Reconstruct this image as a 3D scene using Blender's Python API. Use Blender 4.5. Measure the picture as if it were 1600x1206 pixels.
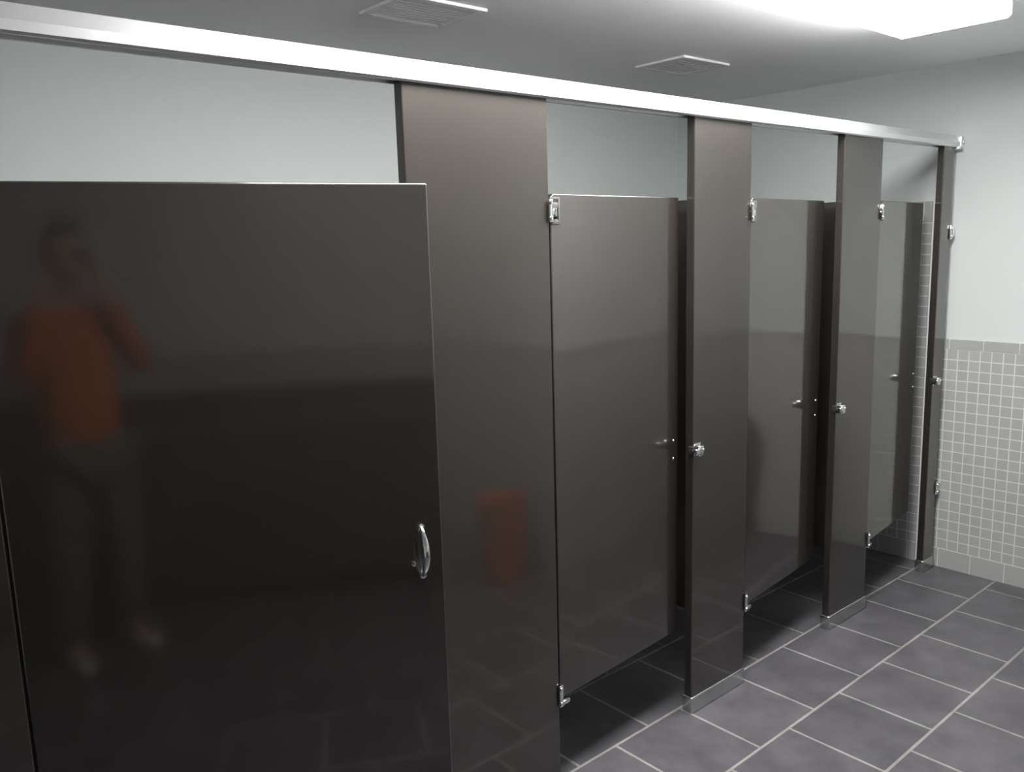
import bpy, bmesh, math, random
from mathutils import Vector, Matrix
random.seed(7)
for o in list(bpy.data.objects): bpy.data.objects.remove(o)
sc = bpy.context.scene
C = sc.collection
PI = math.pi
R = math.radians

# ---------------------------------------------------------------- camera
F_PX = 1325.67
YAW, PITCH, ROLL = R(49.397), R(9.541), R(-1.681)
CAM = Vector((0.0, -1.7009, 1.65))
f = Vector((math.cos(YAW)*math.cos(PITCH), math.sin(YAW)*math.cos(PITCH), -math.sin(PITCH)))
r = Vector((math.sin(YAW), -math.cos(YAW), 0.0))
u = r.cross(f)
r2 = r*math.cos(ROLL) + u*math.sin(ROLL)
u2 = -r*math.sin(ROLL) + u*math.cos(ROLL)
cd = bpy.data.cameras.new('camera')
cd.sensor_fit = 'HORIZONTAL'; cd.sensor_width = 36.0
cd.lens = F_PX/1600*36.0
cd.clip_start = 0.01
cam = bpy.data.objects.new('camera', cd); C.objects.link(cam)
cam.matrix_world = Matrix(((r2.x, u2.x, -f.x, CAM.x), (r2.y, u2.y, -f.y, CAM.y), (r2.z, u2.z, -f.z, CAM.z), (0, 0, 0, 1)))
sc.camera = cam

# ---------------------------------------------------------------- world and exposure
w = bpy.data.worlds.new('world'); sc.world = w; w.use_nodes = True
w.node_tree.nodes['Background'].inputs[0].default_value = (0.8, 0.9, 1.0, 1)
w.node_tree.nodes['Background'].inputs[1].default_value = 0.05
sc.view_settings.view_transform = 'Standard'
sc.view_settings.look = 'None'
sc.view_settings.gamma = 1
sc.view_settings.exposure = 0.0
LAMP = 32.0            # strength of the fluorescent diffusers

# ---------------------------------------------------------------- materials
def new_mat(name):
    m = bpy.data.materials.new(name); m.use_nodes = True
    return m, m.node_tree, m.node_tree.nodes['Principled BSDF']
def mat(name, col, rough=0.5, metal=0.0, spec=0.5, coat=0.0, noise=0.0, nscale=8.0, bump=0.0, bscale=200.0):
    m, nt, b = new_mat(name)
    b.inputs['Base Color'].default_value = (*col, 1)
    b.inputs['Roughness'].default_value = rough
    b.inputs['Metallic'].default_value = metal
    b.inputs['Specular IOR Level'].default_value = spec
    b.inputs['Coat Weight'].default_value = coat
    tc = nt.nodes.new('ShaderNodeTexCoord')
    if noise:
        n = nt.nodes.new('ShaderNodeTexNoise'); n.inputs['Scale'].default_value = nscale; n.inputs['Detail'].default_value = 4
        nt.links.new(tc.outputs['Object'], n.inputs['Vector'])
        mr = nt.nodes.new('ShaderNodeMapRange'); mr.inputs[1].default_value = .3; mr.inputs[2].default_value = .7
        mr.inputs[3].default_value = 1-noise; mr.inputs[4].default_value = 1+noise
        nt.links.new(n.outputs['Fac'], mr.inputs[0])
        mx = nt.nodes.new('ShaderNodeMix'); mx.data_type = 'RGBA'; mx.blend_type = 'MULTIPLY'; mx.inputs[0].default_value = 1
        mx.inputs[6].default_value = (*col, 1)
        nt.links.new(mr.outputs[0], mx.inputs[7]); nt.links.new(mx.outputs[2], b.inputs['Base Color'])
    if bump:
        n = nt.nodes.new('ShaderNodeTexNoise'); n.inputs['Scale'].default_value = bscale; n.inputs['Detail'].default_value = 3
        nt.links.new(tc.outputs['Object'], n.inputs['Vector'])
        bp = nt.nodes.new('ShaderNodeBump'); bp.inputs['Strength'].default_value = bump; bp.inputs['Distance'].default_value = 0.002
        nt.links.new(n.outputs['Fac'], bp.inputs['Height']); nt.links.new(bp.outputs[0], b.inputs['Normal'])
    return m

def brick_mat(name, axes, off, bw, bh, mortar, c1, c2, cm, rough, offset=0.0, gloss_m=0.6, bump=0.4, cloud=0.0, spec=0.5):
    """grout grid in metres; axes = which object axes run along and across the courses"""
    m, nt, b = new_mat(name)
    N, L = nt.nodes, nt.links
    tc = N.new('ShaderNodeTexCoord'); sp = N.new('ShaderNodeSeparateXYZ'); L.new(tc.outputs['Object'], sp.inputs[0])
    cb = N.new('ShaderNodeCombineXYZ')
    for k in (0, 1):
        ad = N.new('ShaderNodeMath'); ad.operation = 'ADD'; ad.inputs[1].default_value = off[k]
        L.new(sp.outputs['XYZ'.index(axes[k])], ad.inputs[0]); L.new(ad.outputs[0], cb.inputs[k])
    bk = N.new('ShaderNodeTexBrick'); L.new(cb.outputs[0], bk.inputs['Vector'])
    bk.offset = offset; bk.offset_frequency = 2; bk.squash = 1
    bk.inputs['Color1'].default_value = (*c1, 1); bk.inputs['Color2'].default_value = (*c2, 1); bk.inputs['Mortar'].default_value = (*cm, 1)
    bk.inputs['Scale'].default_value = 1; bk.inputs['Mortar Size'].default_value = mortar; bk.inputs['Mortar Smooth'].default_value = 0.15
    bk.inputs['Brick Width'].default_value = bw; bk.inputs['Row Height'].default_value = bh
    col = bk.outputs['Color']
    if cloud:
        n = N.new('ShaderNodeTexNoise'); n.inputs['Scale'].default_value = 7; n.inputs['Detail'].default_value = 6; n.inputs['Roughness'].default_value = .6
        L.new(tc.outputs['Object'], n.inputs['Vector'])
        mr = N.new('ShaderNodeMapRange'); mr.inputs[1].default_value = .3; mr.inputs[2].default_value = .7
        mr.inputs[3].default_value = 1-cloud; mr.inputs[4].default_value = 1+cloud; L.new(n.outputs['Fac'], mr.inputs[0])
        mx = N.new('ShaderNodeMix'); mx.data_type = 'RGBA'; mx.blend_type = 'MULTIPLY'; mx.inputs[0].default_value = 1
        L.new(col, mx.inputs[6]); L.new(mr.outputs[0], mx.inputs[7]); col = mx.outputs[2]
    L.new(col, b.inputs['Base Color'])
    mr = N.new('ShaderNodeMapRange'); mr.inputs[3].default_value = rough; mr.inputs[4].default_value = gloss_m
    L.new(bk.outputs['Fac'], mr.inputs[0]); L.new(mr.outputs[0], b.inputs['Roughness'])
    inv = N.new('ShaderNodeMath'); inv.operation = 'SUBTRACT'; inv.inputs[0].default_value = 1; L.new(bk.outputs['Fac'], inv.inputs[1])
    bp = N.new('ShaderNodeBump'); bp.inputs['Strength'].default_value = bump; bp.inputs['Distance'].default_value = .002
    L.new(inv.outputs[0], bp.inputs['Height']); L.new(bp.outputs[0], b.inputs['Normal'])
    b.inputs['Specular IOR Level'].default_value = spec
    return m

def lamp_mat(name, col, s):
    m, nt, b = new_mat(name)
    b.inputs['Base Color'].default_value = (.9, .9, .9, 1)
    b.inputs['Emission Color'].default_value = (*col, 1); b.inputs['Emission Strength'].default_value = s
    return m

TW = 0.3338
TC1, TC2, TG = (0.38, 0.39, 0.38), (0.415, 0.41, 0.405), (0.62, 0.64, 0.62)
M = {
 'paint': mat('wall_paint', (0.62, 0.655, 0.65), 0.6, bump=.15, bscale=260),
 'ceiling': mat('ceiling_paint', (0.95, 0.95, 0.97), 0.7, bump=.1),
 'floor': brick_mat('floor_tile', 'XY', (-2.2424+20*TW, -.0517+100*TW), TW, TW, .0052, (.085, .082, .092), (.10, .096, .106), (.25, .247, .23), .35, offset=.5, cloud=.28, bump=.5),
 'grid_x': brick_mat('mosaic_tile_end', 'YZ', (.0525+20*.0498, -.095+20*.0498), .0498, .0498, .0026, TC1, TC2, TG, .22),
 'grid_y': brick_mat('mosaic_tile_long', 'XZ', (40*.0498, -.095+20*.0498), .0498, .0498, .0026, TC1, TC2, TG, .22),
 'cap_x': brick_mat('cap_tile_end', 'YZ', (.164+20*.152, 20.0), .152, 40.0, .0018, TC1, TC1, TG, .22),
 'cap_y': brick_mat('cap_tile_long', 'XZ', (20*.152, 20.0), .152, 40.0, .0018, TC1, TC1, TG, .22),
 'enamel': mat('bronze_enamel', (0.048, 0.041, 0.036), 0.45, metal=.7, spec=.5, coat=1.0, noise=.05, nscale=5),
 'alu': mat('satin_aluminium', (0.82, 0.83, 0.84), 0.38, metal=.75),
 'steel': mat('brushed_steel', (0.62, 0.62, 0.62), 0.22, metal=1),
 'chrome': mat('chrome', (0.82, 0.82, 0.83), 0.08, metal=1),
 'zinc': mat('grey_moulding', (0.085, 0.083, 0.08), 0.5),
 'rubber': mat('black_rubber', (0.015, 0.015, 0.016), .6),
 'lampcase': mat('white_lamp_housing', (.85, .85, .85), .4),
 'lamp': lamp_mat('fluorescent_diffuser', (1.0, 0.99, 0.965), LAMP),
 'grille': mat('white_grille', (.74, .74, .76), .45),
 'grilleback': mat('grille_filter', (.50, .50, .52), .7),
 'orange': mat('orange_plastic', (.42, .09, .012), .35),
 'whiteplas': mat('white_label', (.8, .8, .8), .5),
 'bin': mat('dark_plastic', (.02, .02, .022), .4),
 'counter': mat('dark_counter', (.03, .028, .025), .25),
 'cabinet': mat('cabinet_front', (.035, .03, .026), .5),
 'skin': mat('skin', (.55, .32, .23), .5),
 'hair': mat('dark_hair', (.02, .014, .01), .6),
 'shirt': mat('orange_cotton', (.50, .12, .008), .85, bump=.3, bscale=120),
 'trousers': mat('olive_grey_cotton', (.10, .11, .09), .85),
 'shoe': mat('pale_shoe', (.45, .44, .40), .6),
 'eye': mat('eye', (.04, .03, .02), .2),
 'lip': mat('lips', (.45, .18, .15), .5),
 'camgrey': mat('camera_body', (.12, .12, .13), .35),
 'glass': mat('lens_glass', (.01, .01, .02), .05),
}

_b = M['enamel'].node_tree.nodes['Principled BSDF']; _b.inputs['Coat Roughness'].default_value = .075; _b.inputs['Coat IOR'].default_value = 1.72

# ---------------------------------------------------------------- helpers
def link(name, bm, m, parent=None, smooth=False, loc=None, rotz=0.0):
    me = bpy.data.meshes.new(name)
    bmesh.ops.recalc_face_normals(bm, faces=bm.faces)
    bm.to_mesh(me); bm.free()
    for mm in (m if isinstance(m, (list, tuple)) else [m]): me.materials.append(M[mm])
    o = bpy.data.objects.new(name, me); C.objects.link(o)
    if parent: o.parent = parent
    if loc is not None: o.location = loc
    o.rotation_euler.z = rotz
    if smooth:
        for p in me.polygons: p.use_smooth = True
        me.set_sharp_from_angle(angle=R(38))
        for p in me.polygons:                 # large flat faces keep their true normal
            if p.area > .0035 or (p.area > .0004 and len(p.vertices) > 5): p.use_smooth = False
    return o
def thing(name, label, cat, loc=(0, 0, 0), rotz=0.0, group=None):
    o = bpy.data.objects.new(name, None); C.objects.link(o)
    o.empty_display_size = .1
    o.location = loc; o.rotation_euler = (0, 0, rotz); o['label'] = label; o['category'] = cat
    if group: o['group'] = group
    return o
def tag(o, label, cat, group=None):
    o['label'] = label; o['category'] = cat
    if group: o['group'] = group
    return o
def struct(name, bm, m, label=None):
    o = link(name, bm, m); o['kind'] = 'structure'
    if label: o['label'] = label
    return o
def box(bm, lo, hi, bev=0.0, seg=2, mi=0):
    t = bmesh.new()
    bmesh.ops.create_cube(t, size=1)
    lo, hi = Vector(lo), Vector(hi)
    for v in t.verts:
        v.co = Vector([(lo[i]+hi[i])/2 + v.co[i]*(hi[i]-lo[i]) for i in range(3)])
    if bev: bmesh.ops.bevel(t, geom=list(t.edges), offset=bev, segments=seg, profile=.5, affect='EDGES')
    return add(bm, t, mi)
def add(bm, t, mi=0):
    for fc in t.faces: fc.material_index = mi
    me = bpy.data.meshes.new('tmp'); t.to_mesh(me); t.free()
    n0 = len(bm.faces); bm.from_mesh(me)
    bpy.data.meshes.remove(me)
    bm.faces.ensure_lookup_table()
    for fc in bm.faces[n0:]: fc.material_index = mi
    return bm
def cyl(bm, a, b, ra, rb=None, seg=20, bev=0.0, mi=0):
    t = bmesh.new(); rb = ra if rb is None else rb
    a, b = Vector(a), Vector(b); d = b-a
    bmesh.ops.create_cone(t, cap_ends=True, segments=seg, radius1=ra, radius2=rb, depth=d.length)
    if bev:
        es = [e for e in t.edges if len(e.link_faces) == 2 and any(len(fc.verts) > 4 for fc in e.link_faces)]
        bmesh.ops.bevel(t, geom=es, offset=bev, segments=2, profile=.5, affect='EDGES')
    q = Vector((0, 0, 1)).rotation_difference(d.normalized())
    bmesh.ops.transform(t, matrix=Matrix.Translation((a+b)/2) @ q.to_matrix().to_4x4(), verts=t.verts)
    return add(bm, t, mi)
def sph(bm, c, s, seg=16, mi=0):
    t = bmesh.new(); bmesh.ops.create_uvsphere(t, u_segments=seg, v_segments=max(8, seg*2//3), radius=1)
    for v in t.verts: v.co = Vector([c[i]+v.co[i]*s[i] for i in range(3)])
    return add(bm, t, mi)
def tube(bm, pts, rads, seg=12, flat=1.0, mi=0):
    """round bar through points; flat squashes it across the second frame axis"""
    t = bmesh.new(); rings = []
    pts = [Vector(p) for p in pts]
    for i, p in enumerate(pts):
        d = (pts[min(i+1, len(pts)-1)] - pts[max(i-1, 0)]).normalized()
        x = Vector((1, 0, 0)); x = (x - d*x.dot(d)).normalized(); y = d.cross(x)
        rd = rads[i] if isinstance(rads, (list, tuple)) else rads
        rings.append([t.verts.new(p + x*math.cos(2*PI*k/seg)*rd + y*math.sin(2*PI*k/seg)*rd*flat) for k in range(seg)])
    for i in range(len(rings)-1):
        for k in range(seg): t.faces.new((rings[i][k], rings[i][(k+1) % seg], rings[i+1][(k+1) % seg], rings[i+1][k]))
    t.faces.new(rings[0]); t.faces.new(rings[-1][::-1])
    return add(bm, t, mi)
def prism(bm, poly, axis, a, b, bev=0.0, mi=0):
    """extrude a closed 2-D outline along an axis ('x': (y,z); 'y': (x,z); 'z': (x,y))"""
    t = bmesh.new()
    mk = {'x': lambda p, d: (d, p[0], p[1]), 'y': lambda p, d: (p[0], d, p[1]), 'z': lambda p, d: (p[0], p[1], d)}[axis]
    A = [t.verts.new(mk(p, a)) for p in poly]; B = [t.verts.new(mk(p, b)) for p in poly]
    n = len(poly)
    t.faces.new(A); t.faces.new(B[::-1])
    for i in range(n): t.faces.new((A[i], A[(i+1) % n], B[(i+1) % n], B[i]))
    if bev: bmesh.ops.bevel(t, geom=list(t.edges), offset=bev, segments=3, profile=.5, affect='EDGES')
    return add(bm, t, mi)
def lathe(bm, prof, c=(0, 0), seg=32, mi=0):
    t = bmesh.new(); rings = []
    for (rr, z) in prof:
        rings.append([t.verts.new((c[0]+rr*math.cos(2*PI*k/seg), c[1]+rr*math.sin(2*PI*k/seg), z)) for k in range(seg)])
    for i in range(len(rings)-1):
        for k in range(seg): t.faces.new((rings[i][k], rings[i][(k+1) % seg], rings[i+1][(k+1) % seg], rings[i+1][k]))
    t.faces.new(rings[0]); t.faces.new(rings[-1][::-1])
    return add(bm, t, mi)

# ---------------------------------------------------------------- room
XR, XL, YB, YF = 4.218, -1.35, 1.62, -2.95       # end wall, left wall, wall behind stalls, wall behind the photographer
XA, YA = 2.86, -1.06                             # where the room narrows to the aisle
ZC = 2.407; T = .12
bm = bmesh.new(); box(bm, (XL-T, YF-T, -.1), (XR+T, YB+T, 0)); struct('floor', bm, 'floor')
bm = bmesh.new(); box(bm, (XL-T, YF-T, ZC), (XR+T, YB+T, ZC+.1)); struct('ceiling', bm, 'ceiling')
bm = bmesh.new(); box(bm, (XR, YA-T, 0), (XR+T, YB+T, ZC)); struct('wall_right', bm, 'paint')
bm = bmesh.new(); box(bm, (XL, YB, 0), (XR, YB+T, ZC)); struct('wall_back', bm, 'paint')
bm = bmesh.new(); box(bm, (XL-T, YF-T, 0), (XL, YB+T, ZC)); struct('wall_left', bm, 'paint')
bm = bmesh.new(); box(bm, (XL, YF-T, 0), (XA, YF, ZC)); struct('wall_front', bm, 'paint')
bm = bmesh.new(); box(bm, (XA, YA-T, 0), (XR, YA, ZC)); struct('wall_aisle', bm, 'paint')
bm = bmesh.new(); box(bm, (XA, YF-T, 0), (XA+T, YA-T, ZC)); struct('wall_return', bm, 'paint')

def wainscot(n, kind, lo, hi, side, top, capz, gridmat, capmat):
    """tile on a wall, 9 mm proud: base course, mosaic field, cap course"""
    th = .009
    bm = bmesh.new()
    for z0, z1, mi in ((0, .093, 1), (.093, capz, 0), (capz, top, 1)):
        t2 = th + (.0015 if mi else 0)
        if kind == 'x':
            x0, x1 = (side-t2, side) if side > 0 and side != XA else (side-t2, side)
            box(bm, (x0, lo, z0), (x1, hi, z1), mi=mi)
        else:
            s = 1 if side < 0 and side != YB else -1
            y0, y1 = sorted((side, side + s*t2))
            box(bm, (lo, y0, z0), (hi, y1, z1), mi=mi)
    return struct('trim_%d' % n, bm, [gridmat, capmat])
wainscot(1, 'x', YA, .035, XR, 1.138, 1.091, 'grid_x', 'cap_x')
wainscot(2, 'x', .100, YB, XR, 1.790, 1.70, 'grid_x', 'cap_x')
bm = bmesh.new(); box(bm, (XR-.012, .036, 0), (XR, .099, 1.79), .004); struct('trim_3', bm, 'grille')
wainscot(4, 'y', XA, XR-.011, YA, 1.138, 1.091, 'grid_y', 'cap_y')
wainscot(5, 'y', XL, XR-.011, YB, 1.790, 1.70, 'grid_y', 'cap_y')
wainscot(6, 'x', YF, YA, XA, 1.138, 1.091, 'grid_x', 'cap_x')
wainscot(7, 'y', XL, XA-.011, YF, 1.138, 1.091, 'grid_y', 'cap_y')

# ---------------------------------------------------------------- ceiling lights
LX1 = 3.20
def ceiling_light(x1, label):
    L, W, H = 1.21, .37, .070
    t = thing('ceiling_light', label, 'ceiling light', (x1-L/2, -.370, ZC), 0, 'fluorescent lights in a row above the partition')
    bm = bmesh.new()
    box(bm, (-L/2+.01, -W/2+.03, -.014), (L/2-.01, W/2-.03, 0), .003)
    link('housing', bm, 'lampcase', t)
    bm = bmesh.new()
    prof = [(-W/2+.006, -.014), (-W/2, -.020), (-W/2, -H+.010), (-W/2+.010, -H), (W/2-.010, -H), (W/2, -H+.010), (W/2, -.020), (W/2-.006, -.014)]
    prism(bm, prof, 'x', -L/2+.012, L/2-.012)
    link('diffuser', bm, 'lamp', t)
    for s in (-1, 1):
        bm = bmesh.new(); prof2 = [(p[0]*1.008, p[1]*1.03) for p in prof]
        a, b = sorted((s*(L/2-.012), s*(L/2-.004))); prism(bm, prof2, 'x', a, b)
        link('end_cap', bm, 'lampcase', t)
    return t
ceiling_light(LX1, 'glowing white fluorescent ceiling light nearest the tiled end wall')
ceiling_light(LX1-1.225, 'fluorescent ceiling light above the widest pilaster, just out of the top of the frame')

# ---------------------------------------------------------------- ceiling vents
def vent(x, y, label):
    t = thing('exhaust_vent', label, 'vent', (x, y, ZC), 0, 'square exhaust vents in the ceiling')
    W, D = .325, .268
    bm = bmesh.new()
    for lo, hi in (((-W/2, -D/2), (W/2, -D/2+.028)), ((-W/2, D/2-.028), (W/2, D/2)), ((-W/2, -D/2+.028), (-W/2+.028, D/2-.028)), ((W/2-.028, -D/2+.028), (W/2, D/2-.028))):
        box(bm, (*lo, -.010), (*hi, 0), .002)
    link('frame', bm, 'grille', t)
    bm = bmesh.new(); box(bm, (-W/2+.028, -D/2+.028, -.004), (W/2-.028, D/2-.028, -.001)); link('filter', bm, 'grilleback', t)
    bm = bmesh.new()
    for k in range(9):
        yy = -D/2+.028 + (k+.5)*(D-.056)/9
        box(bm, (-W/2+.028, yy-.006, -.009), (W/2-.028, yy+.006, -.005))
    link('louvre', bm, 'grille', t)
vent(3.165, .768, 'square white exhaust vent in the ceiling above the two far stalls')
vent(1.715, .69, 'faint white exhaust vent in the ceiling at the top edge of the photo')

# ---------------------------------------------------------------- pilasters
ZT = 2.024; TH = .032; SH = .060
def pilaster(x0, x1, label, keeper=False, wall=False):
    W = x1-x0
    t = thing('pilaster', label, 'pilaster', ((x0+x1)/2, 0, 0), 0, 'full-height brown pilasters of the toilet partition')
    bm = bmesh.new(); box(bm, (-W/2, 0, SH-.004), (W/2, TH, ZT+.004), .0035, 3)
    link('panel', bm, 'enamel', t, True)
    bm = bmesh.new()
    box(bm, (-W/2-.004, -.005, 0), (W/2+.004, TH+.005, SH), .0045, 3)
    link('shoe', bm, 'steel', t, True)
    if keeper:
        z = .953
        bm = bmesh.new()
        box(bm, (-W/2+.002, -.003, z-.021), (-W/2+.038, .0005, z+.021), .001)
        box(bm, (-W/2-.003, -.030, z-.019), (-W/2+.024, -.002, z+.018), .007, 4)
        box(bm, (-W/2-.024, -.034, z-.011), (-W/2+.008, -.020, z+.011), .005, 4)
        cyl(bm, (-W/2+.016, -.033, z+.004), (-W/2+.016, -.029, z+.004), .004, bev=.001)
        k = link('keeper', bm, 'chrome', t, True); k['label'] = 'chrome door keeper'
        bm = bmesh.new()
        cyl(bm, (-W/2-.015, -.021, z), (-W/2-.015, -.010, z), .008, .0065, bev=.0015)
        box(bm, (-W/2-.012, -.010, z-.013), (-W/2-.0005, .012, z+.013), .002)
        link('door_stop', bm, 'rubber', k, True)
    if wall:
        for z in (1.642, .41):
            bm = bmesh.new()
            box(bm, (W/2-.012, -.008, z-.032), (W/2+.012, -.001, z+.032), .002)
            box(bm, (W/2+.001, -.008, z-.022), (XR-.012-(x0+x1)/2, .014, z+.022), .003)
            cyl(bm, (W/2-.001, -.014, z+.018), (W/2-.001, -.007, z+.018), .006, bev=.002)
            cyl(bm, (W/2-.001, -.014, z-.018), (W/2-.001, -.007, z-.018), .006, bev=.002)
            link('wall_bracket', bm, 'chrome', t, True)
    return t
P0 = pilaster(-.14, .2525, 'brown pilaster carrying the hinges of the wide open door')
bm = bmesh.new(); box(bm, (.236, TH+.001, .30), (.272, TH+.006, 1.78), .001)
_s = link('stop_strip', bm, 'enamel', P0, True, loc=(-(-.14+.2525)/2, 0, 0))
pilaster(1.149, 1.608, 'widest brown pilaster, right beside the large near door')
pilaster(2.244, 2.556, 'medium brown pilaster between the first and second narrow doors', True)
pilaster(3.178, 3.486, 'medium brown pilaster between the second and third narrow doors', True)
pilaster(4.069, 4.170, 'narrow brown pilaster against the tiled end wall', True, True)

# head rail: aluminium channel with a sloping anti-grip front
h = thing('headrail', 'shiny aluminium headrail running across the tops of all pilasters', 'rail', (0, 0, ZT), 0)
bm = bmesh.new()
prof = [(-.010, 0), (-.016, .004), (-.016, .022), (.008, .054), (.016, .057), (.030, .057), (.044, .044), (.048, .030), (.048, .004), (.042, 0), (.034, 0), (.034, .008), (-.002, .008), (-.002, 0)]
prism(bm, prof, 'x', -.30, XR-.022)
link('rail', bm, 'alu', h)
bm = bmesh.new()
box(bm, (XR-.046, -.020, -.010), (XR-.018, .052, .004), .002)
box(bm, (XR-.026, -.020, -.004), (XR-.0005, .052, .050), .003)
cyl(bm, (XR-.012, -.028, .024), (XR-.012, -.018, .024), .008, bev=.002)
cyl(bm, (XR-.040, -.026, -.004), (XR-.040, -.018, -.004), .006, bev=.002)
link('end_bracket', bm, 'alu', h, True)

# ---------------------------------------------------------------- divider panels between stalls
def divider(x, label):
    t = thing('stall_divider', label, 'partition panel', (x, TH, 0), 0, 'brown divider panels between stalls')
    bm = bmesh.new(); box(bm, (-.0125, .004, .30), (.0125, YB-TH-.03, 1.778), .004, 3); link('panel', bm, 'enamel', t, True)
    for z in (.45, 1.62):
        bm = bmesh.new(); box(bm, (.0126, .001, z-.02), (.035, .028, z+.02), .002); link('bracket', bm, 'chrome', t, True)
        bm = bmesh.new(); box(bm, (-.03, YB-TH-.040, z-.02), (.03, YB-TH-.0105, z+.02), .002); link('bracket', bm, 'chrome', t, True)
divider(1.38, 'brown divider panel behind the widest pilaster')
divider(2.400, 'dark divider panel seen beside the latch edge of the first narrow door')
divider(3.332, 'dark divider panel seen beside the latch edge of the second narrow door')

# ---------------------------------------------------------------- stall doors
def narrow_door(hx, wd, ang, label, pivot_y=.008):
    """local frame: hinge line at x=0, door runs along +x, front face at y=0"""
    t = thing('stall_door', label, 'door', (hx, pivot_y, 0), R(ang), 'narrow brown stall doors standing ajar')
    z0, z1, th = .300, 1.780, .025
    bm = bmesh.new()
    poly = [(0, z0+.012), (.012, z0), (wd-.004, z0), (wd, z0+.004), (wd, z1-.004), (wd-.004, z1), (.014, z1), (0, z1-.012),
            (0, 1.740), (.030, 1.740), (.030, 1.711), (0, 1.711)]
    prism(bm, poly, 'y', 0, th, .003)
    link('panel', bm, 'enamel', t, True)
    bm = bmesh.new()                       # moulding around the hinge notch
    box(bm, (.030, -.0035, 1.697), (.036, .006, 1.770), .001)
    box(bm, (.004, -.0035, 1.697), (.030, .006, 1.7105), .002)
    box(bm, (.004, -.0035, 1.7405), (.030, .006, 1.756), .002)
    box(bm, (.004, -.0035, 1.764), (.030, .001, 1.770), .001)
    m_ = link('hinge_moulding', bm, 'zinc', t, True); m_['label'] = 'grey moulding round the hinge notch'
    bm = bmesh.new(); box(bm, (.001, .016, 1.7115), (.0295, .022, 1.7395), .001); link('notch_shade', bm, 'rubber', t, True)  # black sheet added inside the notch, standing in for the recess's shade
    bm = bmesh.new()                       # upper hinge: leaf on pilaster edge, pintle and arm into the notch
    box(bm, (-.021, -.0175, 1.703), (-.0085, -.0105, 1.764), .0015)
    box(bm, (-.0095, -.0175, 1.703), (-.0065, .006, 1.764), .001)
    cyl(bm, (-.015, -.021, 1.756), (-.015, -.015, 1.756), .0065, bev=.002)
    cyl(bm, (-.015, -.021, 1.713), (-.015, -.015, 1.713), .0065, bev=.002)
    box(bm, (-.011, -.010, 1.722), (.010, .000, 1.738), .003)
    cyl(bm, (.012, -.004, 1.718), (.012, -.004, 1.740), .0075, bev=.002)
    cyl(bm, (.004, -.004, 1.709), (.004, -.004, 1.724), .003, bev=.001)
    link('upper_hinge', bm, 'chrome', t, True)
    bm = bmesh.new()
    box(bm, (-.019, -.0175, .285), (-.0075, -.0105, .353), .0015)
    box(bm, (-.0085, -.0175, .285), (-.0055, .006, .353), .001)
    cyl(bm, (-.0135, -.021, .342), (-.0135, -.015, .342), .0065, bev=.002)
    cyl(bm, (-.0135, -.021, .296), (-.0135, -.015, .296), .0065, bev=.002)
    box(bm, (-.006, -.014, .284), (.030, .010, .297), .003)
    link('lower_hinge', bm, 'chrome', t, True)
    for dz in (-.032, .030):
        bm = bmesh.new(); cyl(bm, (wd-.026, .001, .955+dz), (wd-.026, -.003, .955+dz), .0055, .004, bev=.001)
        link('latch_screw', bm, 'chrome', t, True)
    bm = bmesh.new()
    box(bm, (wd-.075, th, .935), (wd-.008, th+.008, .975), .002)
    cyl(bm, (wd-.045, th+.008, .955), (wd-.045, th+.026, .955), .009, bev=.002)
    link('slide_latch', bm, 'chrome', t, True)
    bm = bmesh.new()
    box(bm, (wd/2-.018, th, 1.60), (wd/2+.018, th+.005, 1.68), .002)
    tube(bm, [(wd/2, th+.004, 1.64), (wd/2, th+.030, 1.630), (wd/2, th+.045, 1.645), (wd/2, th+.047, 1.665)], .005)
    link('coat_hook', bm, 'chrome', t, True)
    return t
narrow_door(1.620, .610, 4.0, 'first narrow brown stall door, directly right of the widest pilaster')
narrow_door(2.568, .600, 6.0, 'second narrow brown stall door, in the middle of the row')
narrow_door(3.498, .560, 7.0, 'third and farthest narrow brown stall door, nearest the tiled end wall')

# wide accessible-stall door, swung out towards the room
wd, th = .834, .025
t = thing('stall_door', 'wide dark brown stall door swung open in the foreground with a bow pull', 'door', (.255, 0, 0), R(-14.3))
bm = bmesh.new(); box(bm, (0, 0, .300), (wd, th, 1.780), .0045, 3); link('panel', bm, 'enamel', t, True)
bm = bmesh.new()
pts, rd = [], []
for k in range(15):
    a = k/14; z = .925+.112*a
    pts.append((wd-.052, -.004-.030*math.sin(PI*min(1, max(0, (a*1.0)))) ** .8 if 0 < a < 1 else -.004, z)); rd.append(.0045+.0035*math.sin(PI*a))
tube(bm, pts, rd)
cyl(bm, (wd-.052, .0005, .925), (wd-.052, -.006, .925), .008, bev=.001)
cyl(bm, (wd-.052, .0005, 1.037), (wd-.052, -.006, 1.037), .008, bev=.001)
cyl(bm, (wd-.072, .0005, .955), (wd-.072, -.004, .955), .006, bev=.001)
p = link('pull_handle', bm, 'chrome', t, True); p['label'] = 'curved chrome pull handle'
for z in (.32, 1.74):
    bm = bmesh.new(); box(bm, (.002, -.005, z-.03), (.026, .0005, z+.03), .0015); cyl(bm, (.002, -.006, z-.03), (.002, -.006, z+.03), .005, bev=.001)
    link('hinge', bm, 'chrome', t, True)
bm = bmesh.new(); box(bm, (wd-.075, th, .935), (wd-.008, th+.008, .975), .002); link('slide_latch', bm, 'chrome', t, True)

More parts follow.
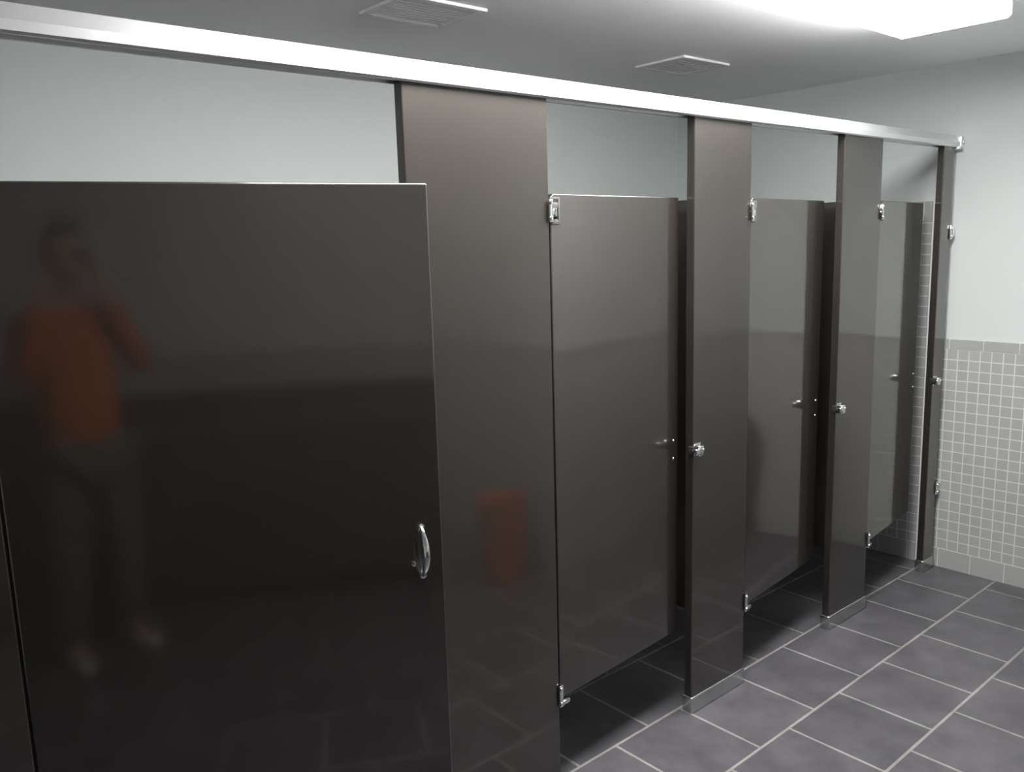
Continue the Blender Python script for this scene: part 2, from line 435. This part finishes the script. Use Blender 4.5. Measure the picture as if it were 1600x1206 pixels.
# ---------------------------------------------------------------- things met only as reflections in the glossy panels
bm = bmesh.new()
t = thing('bucket', 'orange bucket with a white label, a dim reflection in the widest pilaster', 'bucket', (2.56, -1.38, 0))
lathe(bm, [(.085, 0), (.098, .012), (.128, .40), (.136, .405), (.136, .425), (.128, .425), (.118, .405), (.090, .02)], seg=36)
link('pail', bm, 'orange', t, True)
bm = bmesh.new()
tube(bm, [(.138*math.cos(a), .02*math.sin(a)-.02, .405+.09*math.sin(a)) for a in [PI*k/12 for k in range(13)]], .003, seg=8); link('handle', bm, 'steel', t, True)
bm = bmesh.new(); box(bm, (-.116, -.03, .30), (-.1125, .045, .33)); link('label', bm, 'whiteplas', t)

t = thing('waste_bin', 'dark waste bin by the tiled end wall, reflected in the farther panels', 'bin', (4.02, -.69, 0))
bm = bmesh.new(); lathe(bm, [(.11, 0), (.12, .01), (.155, .60), (.16, .61), (.16, .625), (.15, .625)], seg=36); link('body', bm, 'bin', t, True)
bm = bmesh.new(); lathe(bm, [(.163, .61), (.165, .62), (.165, .645), (.13, .685), (.06, .70)], seg=36); link('lid', bm, 'bin', t, True)
bm = bmesh.new(); box(bm, (-.168, -.05, .60), (-.150, .05, .66), .004); link('flap', bm, 'zinc', t, True)

t = thing('vanity', 'dark washbasin counter behind the photographer, dim reflection in the wide door', 'counter', (.20, -2.65, 0))
bm = bmesh.new(); box(bm, (-1.2, -.27, .82), (1.2, .33, .86), .006, 3); box(bm, (-1.2, -.27, .861), (1.2, -.25, .95), .003); link('worktop', bm, 'counter', t, True)
bm = bmesh.new(); box(bm, (-1.17, -.27, .10), (1.17, .28, .819), .003); link('cabinet', bm, 'cabinet', t)
for x in (-.6, .5):
    bm = bmesh.new()
    tube(bm, [(x, -.16, .86), (x, -.16, .98), (x, -.13, 1.01), (x, -.06, 1.01), (x, -.04, .985)], .012); cyl(bm, (x, -.16, .858), (x, -.16, .875), .024, bev=.003)
    link('faucet', bm, 'chrome', t, True)

# ---------------------------------------------------------------- the photographer (dim reflection in the wide door)
def skin_mesh(nodes, edges, sub=2):
    names = list(nodes); me = bpy.data.meshes.new('s')
    me.from_pydata([nodes[n][0] for n in names], [(names.index(a), names.index(b)) for a, b in edges], [])
    o = bpy.data.objects.new('s', me); C.objects.link(o)
    md = o.modifiers.new('skin', 'SKIN'); md.use_smooth_shade = True; md.branch_smoothing = .3
    for i, n in enumerate(names):
        rr = nodes[n][1]; me.skin_vertices[0].data[i].radius = rr if isinstance(rr, tuple) else (rr, rr)
        me.skin_vertices[0].data[i].use_root = (i == 0)
    s = o.modifiers.new('sub', 'SUBSURF'); s.levels = sub; s.render_levels = sub
    dg = bpy.context.evaluated_depsgraph_get(); dg.update()
    ev = o.evaluated_get(dg); m2 = bpy.data.meshes.new_from_object(ev)
    bm = bmesh.new(); bm.from_mesh(m2)
    bpy.data.objects.remove(o); bpy.data.meshes.remove(m2)
    return bm
person = thing('person', 'person in orange shirt and dark trousers taking the photo, reflected in wide door', 'person', (-.145, -1.985, 0), YAW-PI/2)
HX, HY = -.075, -.060      # the hands hold the camera a little to one side of the nose
SK = {'pelvis': ((0, 0, .95), (.15, .105)), 'belly': ((0, 0, 1.10), (.135, .10)), 'chest': ((0, .0, 1.30), (.155, .11)), 'collar': ((0, -.01, 1.44), (.10, .075)),
      'neck': ((0, .0, 1.50), .055), 'nape': ((0, .012, 1.56), .055)}
ED = [('pelvis', 'belly'), ('belly', 'chest'), ('chest', 'collar'), ('collar', 'neck'), ('neck', 'nape')]
for s, n in ((-1, 'l'), (1, 'r')):
    SK.update({'hip'+n: ((s*.09, 0, .88), .088), 'knee'+n: ((s*.115, .02, .49), .057), 'ankle'+n: ((s*.125, -.02, .09), .037), 'toe'+n: ((s*.145, .13, .035), (.036, .024)),
               'sh'+n: ((s*.165, -.01, 1.415), .058), 'elb'+n: ((s*.235, .10, 1.19), .041), 'wr'+n: ((HX+s*.105, HY+.25, 1.545), .026), 'palm'+n: ((HX+s*.085, HY+.275, 1.60), (.030, .016))})
    ED += [('pelvis', 'hip'+n), ('hip'+n, 'knee'+n), ('knee'+n, 'ankle'+n), ('ankle'+n, 'toe'+n), ('collar', 'sh'+n), ('sh'+n, 'elb'+n), ('elb'+n, 'wr'+n), ('wr'+n, 'palm'+n)]
bm = skin_mesh(SK, ED)
for s in (-1, 1):                                   # five unequal fingers round the camera body, each bent
    for k, (zz, ln) in enumerate(((1.660, .040), (1.642, .046), (1.624, .042), (1.606, .034))):
        fg = {'a': ((HX+s*.078, HY+.285, zz-.012), .0090), 'b': ((HX+s*.068, HY+.326, zz), .0082), 'c': ((HX+s*(.068-ln*.35), HY+.350, zz+.002), .0075), 'd': ((HX+s*(.068-ln*.9), HY+.351, zz+.001), .0065)}
        t2 = skin_mesh(fg, [('a', 'b'), ('b', 'c'), ('c', 'd')], 1); add(bm, t2)
    tb = {'a': ((HX+s*.085, HY+.262, 1.595), .011), 'b': ((HX+s*.066, HY+.268, 1.612), .010), 'c': ((HX+s*.042, HY+.292, 1.628), .0085)}
    add(bm, skin_mesh(tb, [('a', 'b'), ('b', 'c')], 1))
hc = Vector((0, .02, 1.655))
hb = bmesh.new(); bmesh.ops.create_uvsphere(hb, u_segments=32, v_segments=24, radius=1)
for v in hb.verts:
    x, y, z = v.co
    k = 1 - .28*max(0, -z)**1.5
    nx, ny, nz = x*.074*k, y*.095*(1-.10*max(0, -z)), z*.118
    if y > .55:
        ny += .020*math.exp(-((x/.16)**2+((z+.10)/.20)**2))                 # nose
        ny += .006*math.exp(-((x/.30)**2+((z+.46)/.10)**2))                 # lips
        ny += .010*math.exp(-((x/.25)**2+((z+.80)/.16)**2))                 # chin
        ny -= .009*(math.exp(-(((x-.36)/.16)**2+((z-.10)/.12)**2))+math.exp(-(((x+.36)/.16)**2+((z-.10)/.12)**2)))  # sockets
        ny += .004*math.exp(-((z-.28)/.09)**2)                              # brow
    v.co = hc+Vector((nx, ny, nz))
add(bm, hb)
for s in (-1, 1):
    sph(bm, (s*.075, .015, 1.655), (.010, .020, .032), 12)
body = link('body', bm, 'skin', person, True)
for s in (-1, 1):
    bm = bmesh.new(); sph(bm, (s*.027, .098, 1.667), (.011, .009, .007), 12); link('eye', bm, 'eye', body, True)
bm = bmesh.new(); sph(bm, (0, .108, 1.601), (.022, .006, .006), 12); link('mouth', bm, 'lip', body, True)
bm = bmesh.new()
hb = bmesh.new(); bmesh.ops.create_uvsphere(hb, u_segments=32, v_segments=24, radius=1)
for v in hb.verts: v.co = hc+Vector((v.co.x*.084, v.co.y*.105-.006, v.co.z*.128+.006))
bmesh.ops.delete(hb, geom=[v for v in hb.verts if (v.co.z < hc.z+.055 and v.co.y > hc.y-.01+(hc.z+.055-v.co.z)*-.35) or v.co.z < hc.z-.075], context='VERTS')
add(bm, hb); hr = link('hair', bm, 'hair', person, True)
sm = hr.modifiers.new('thickness', 'SOLIDIFY'); sm.thickness = .008; sm.offset = 0
ST = {k: (SK[k][0], tuple(x+.022 for x in SK[k][1])) for k in ('belly', 'chest', 'collar')}
ST['hem'] = ((0, 0, .86), (.186, .140)); SE = [('chest', 'belly'), ('belly', 'hem'), ('chest', 'collar')]
ST = {k: ST[k] for k in ('chest', 'belly', 'hem', 'collar')}
for s, n in ((-1, 'l'), (1, 'r')):
    a, b = Vector(SK['sh'+n][0]), Vector(SK['elb'+n][0])
    ST['sh'+n] = (tuple(a), .076); w3 = b.lerp(Vector(SK['wr'+n][0]), .86)
    ST['sl'+n] = (tuple(b), .058); ST['cf'+n] = (tuple(w3), .040); SE += [('collar', 'sh'+n), ('sh'+n, 'sl'+n), ('sl'+n, 'cf'+n)]
link('shirt', skin_mesh(ST, SE), 'shirt', person, True)
TT = {'pelvis': ((0, 0, .94), (.165, .12))}; TE = []
for s, n in ((-1, 'l'), (1, 'r')):
    TT.update({'hip'+n: ((s*.095, 0, .86), .104), 'knee'+n: ((s*.115, .02, .49), .078), 'cuff'+n: ((s*.125, -.015, .09), .066)})
    TE += [('pelvis', 'hip'+n), ('hip'+n, 'knee'+n), ('knee'+n, 'cuff'+n)]
link('trousers', skin_mesh(TT, TE), 'trousers', person, True)
for s in (-1, 1):
    fs = {'h': ((s*.124, -.035, .040), (.043, .036)), 'm': ((s*.132, .06, .040), (.045, .034)), 't': ((s*.146, .155, .034), (.044, .028))}
    link('shoe', skin_mesh(fs, [('h', 'm'), ('m', 't')]), 'shoe', person, True)

# the compact camera in the photographer's hands, its lens just behind the viewpoint
t = thing('compact_camera', 'small compact camera held up in front of the face of the reflected person', 'camera', tuple(CAM - f*.052), YAW-PI/2)
bm = bmesh.new(); box(bm, (-.050, -.012, -.030), (.050, .012, .030), .004, 3); link('camera_body', bm, 'camgrey', t, True)
bm = bmesh.new(); cyl(bm, (0, .011, 0), (0, .026, 0), .024, bev=.002); cyl(bm, (0, .025, 0), (0, .036, 0), .019, bev=.001); link('lens_barrel', bm, 'camgrey', t, True)
bm = bmesh.new(); cyl(bm, (0, .034, 0), (0, .0366, 0), .012); link('lens', bm, 'glass', t, True)
bm = bmesh.new(); cyl(bm, (.03, 0, .029), (.03, 0, .034), .008, bev=.001); link('shutter_button', bm, 'chrome', t, True)
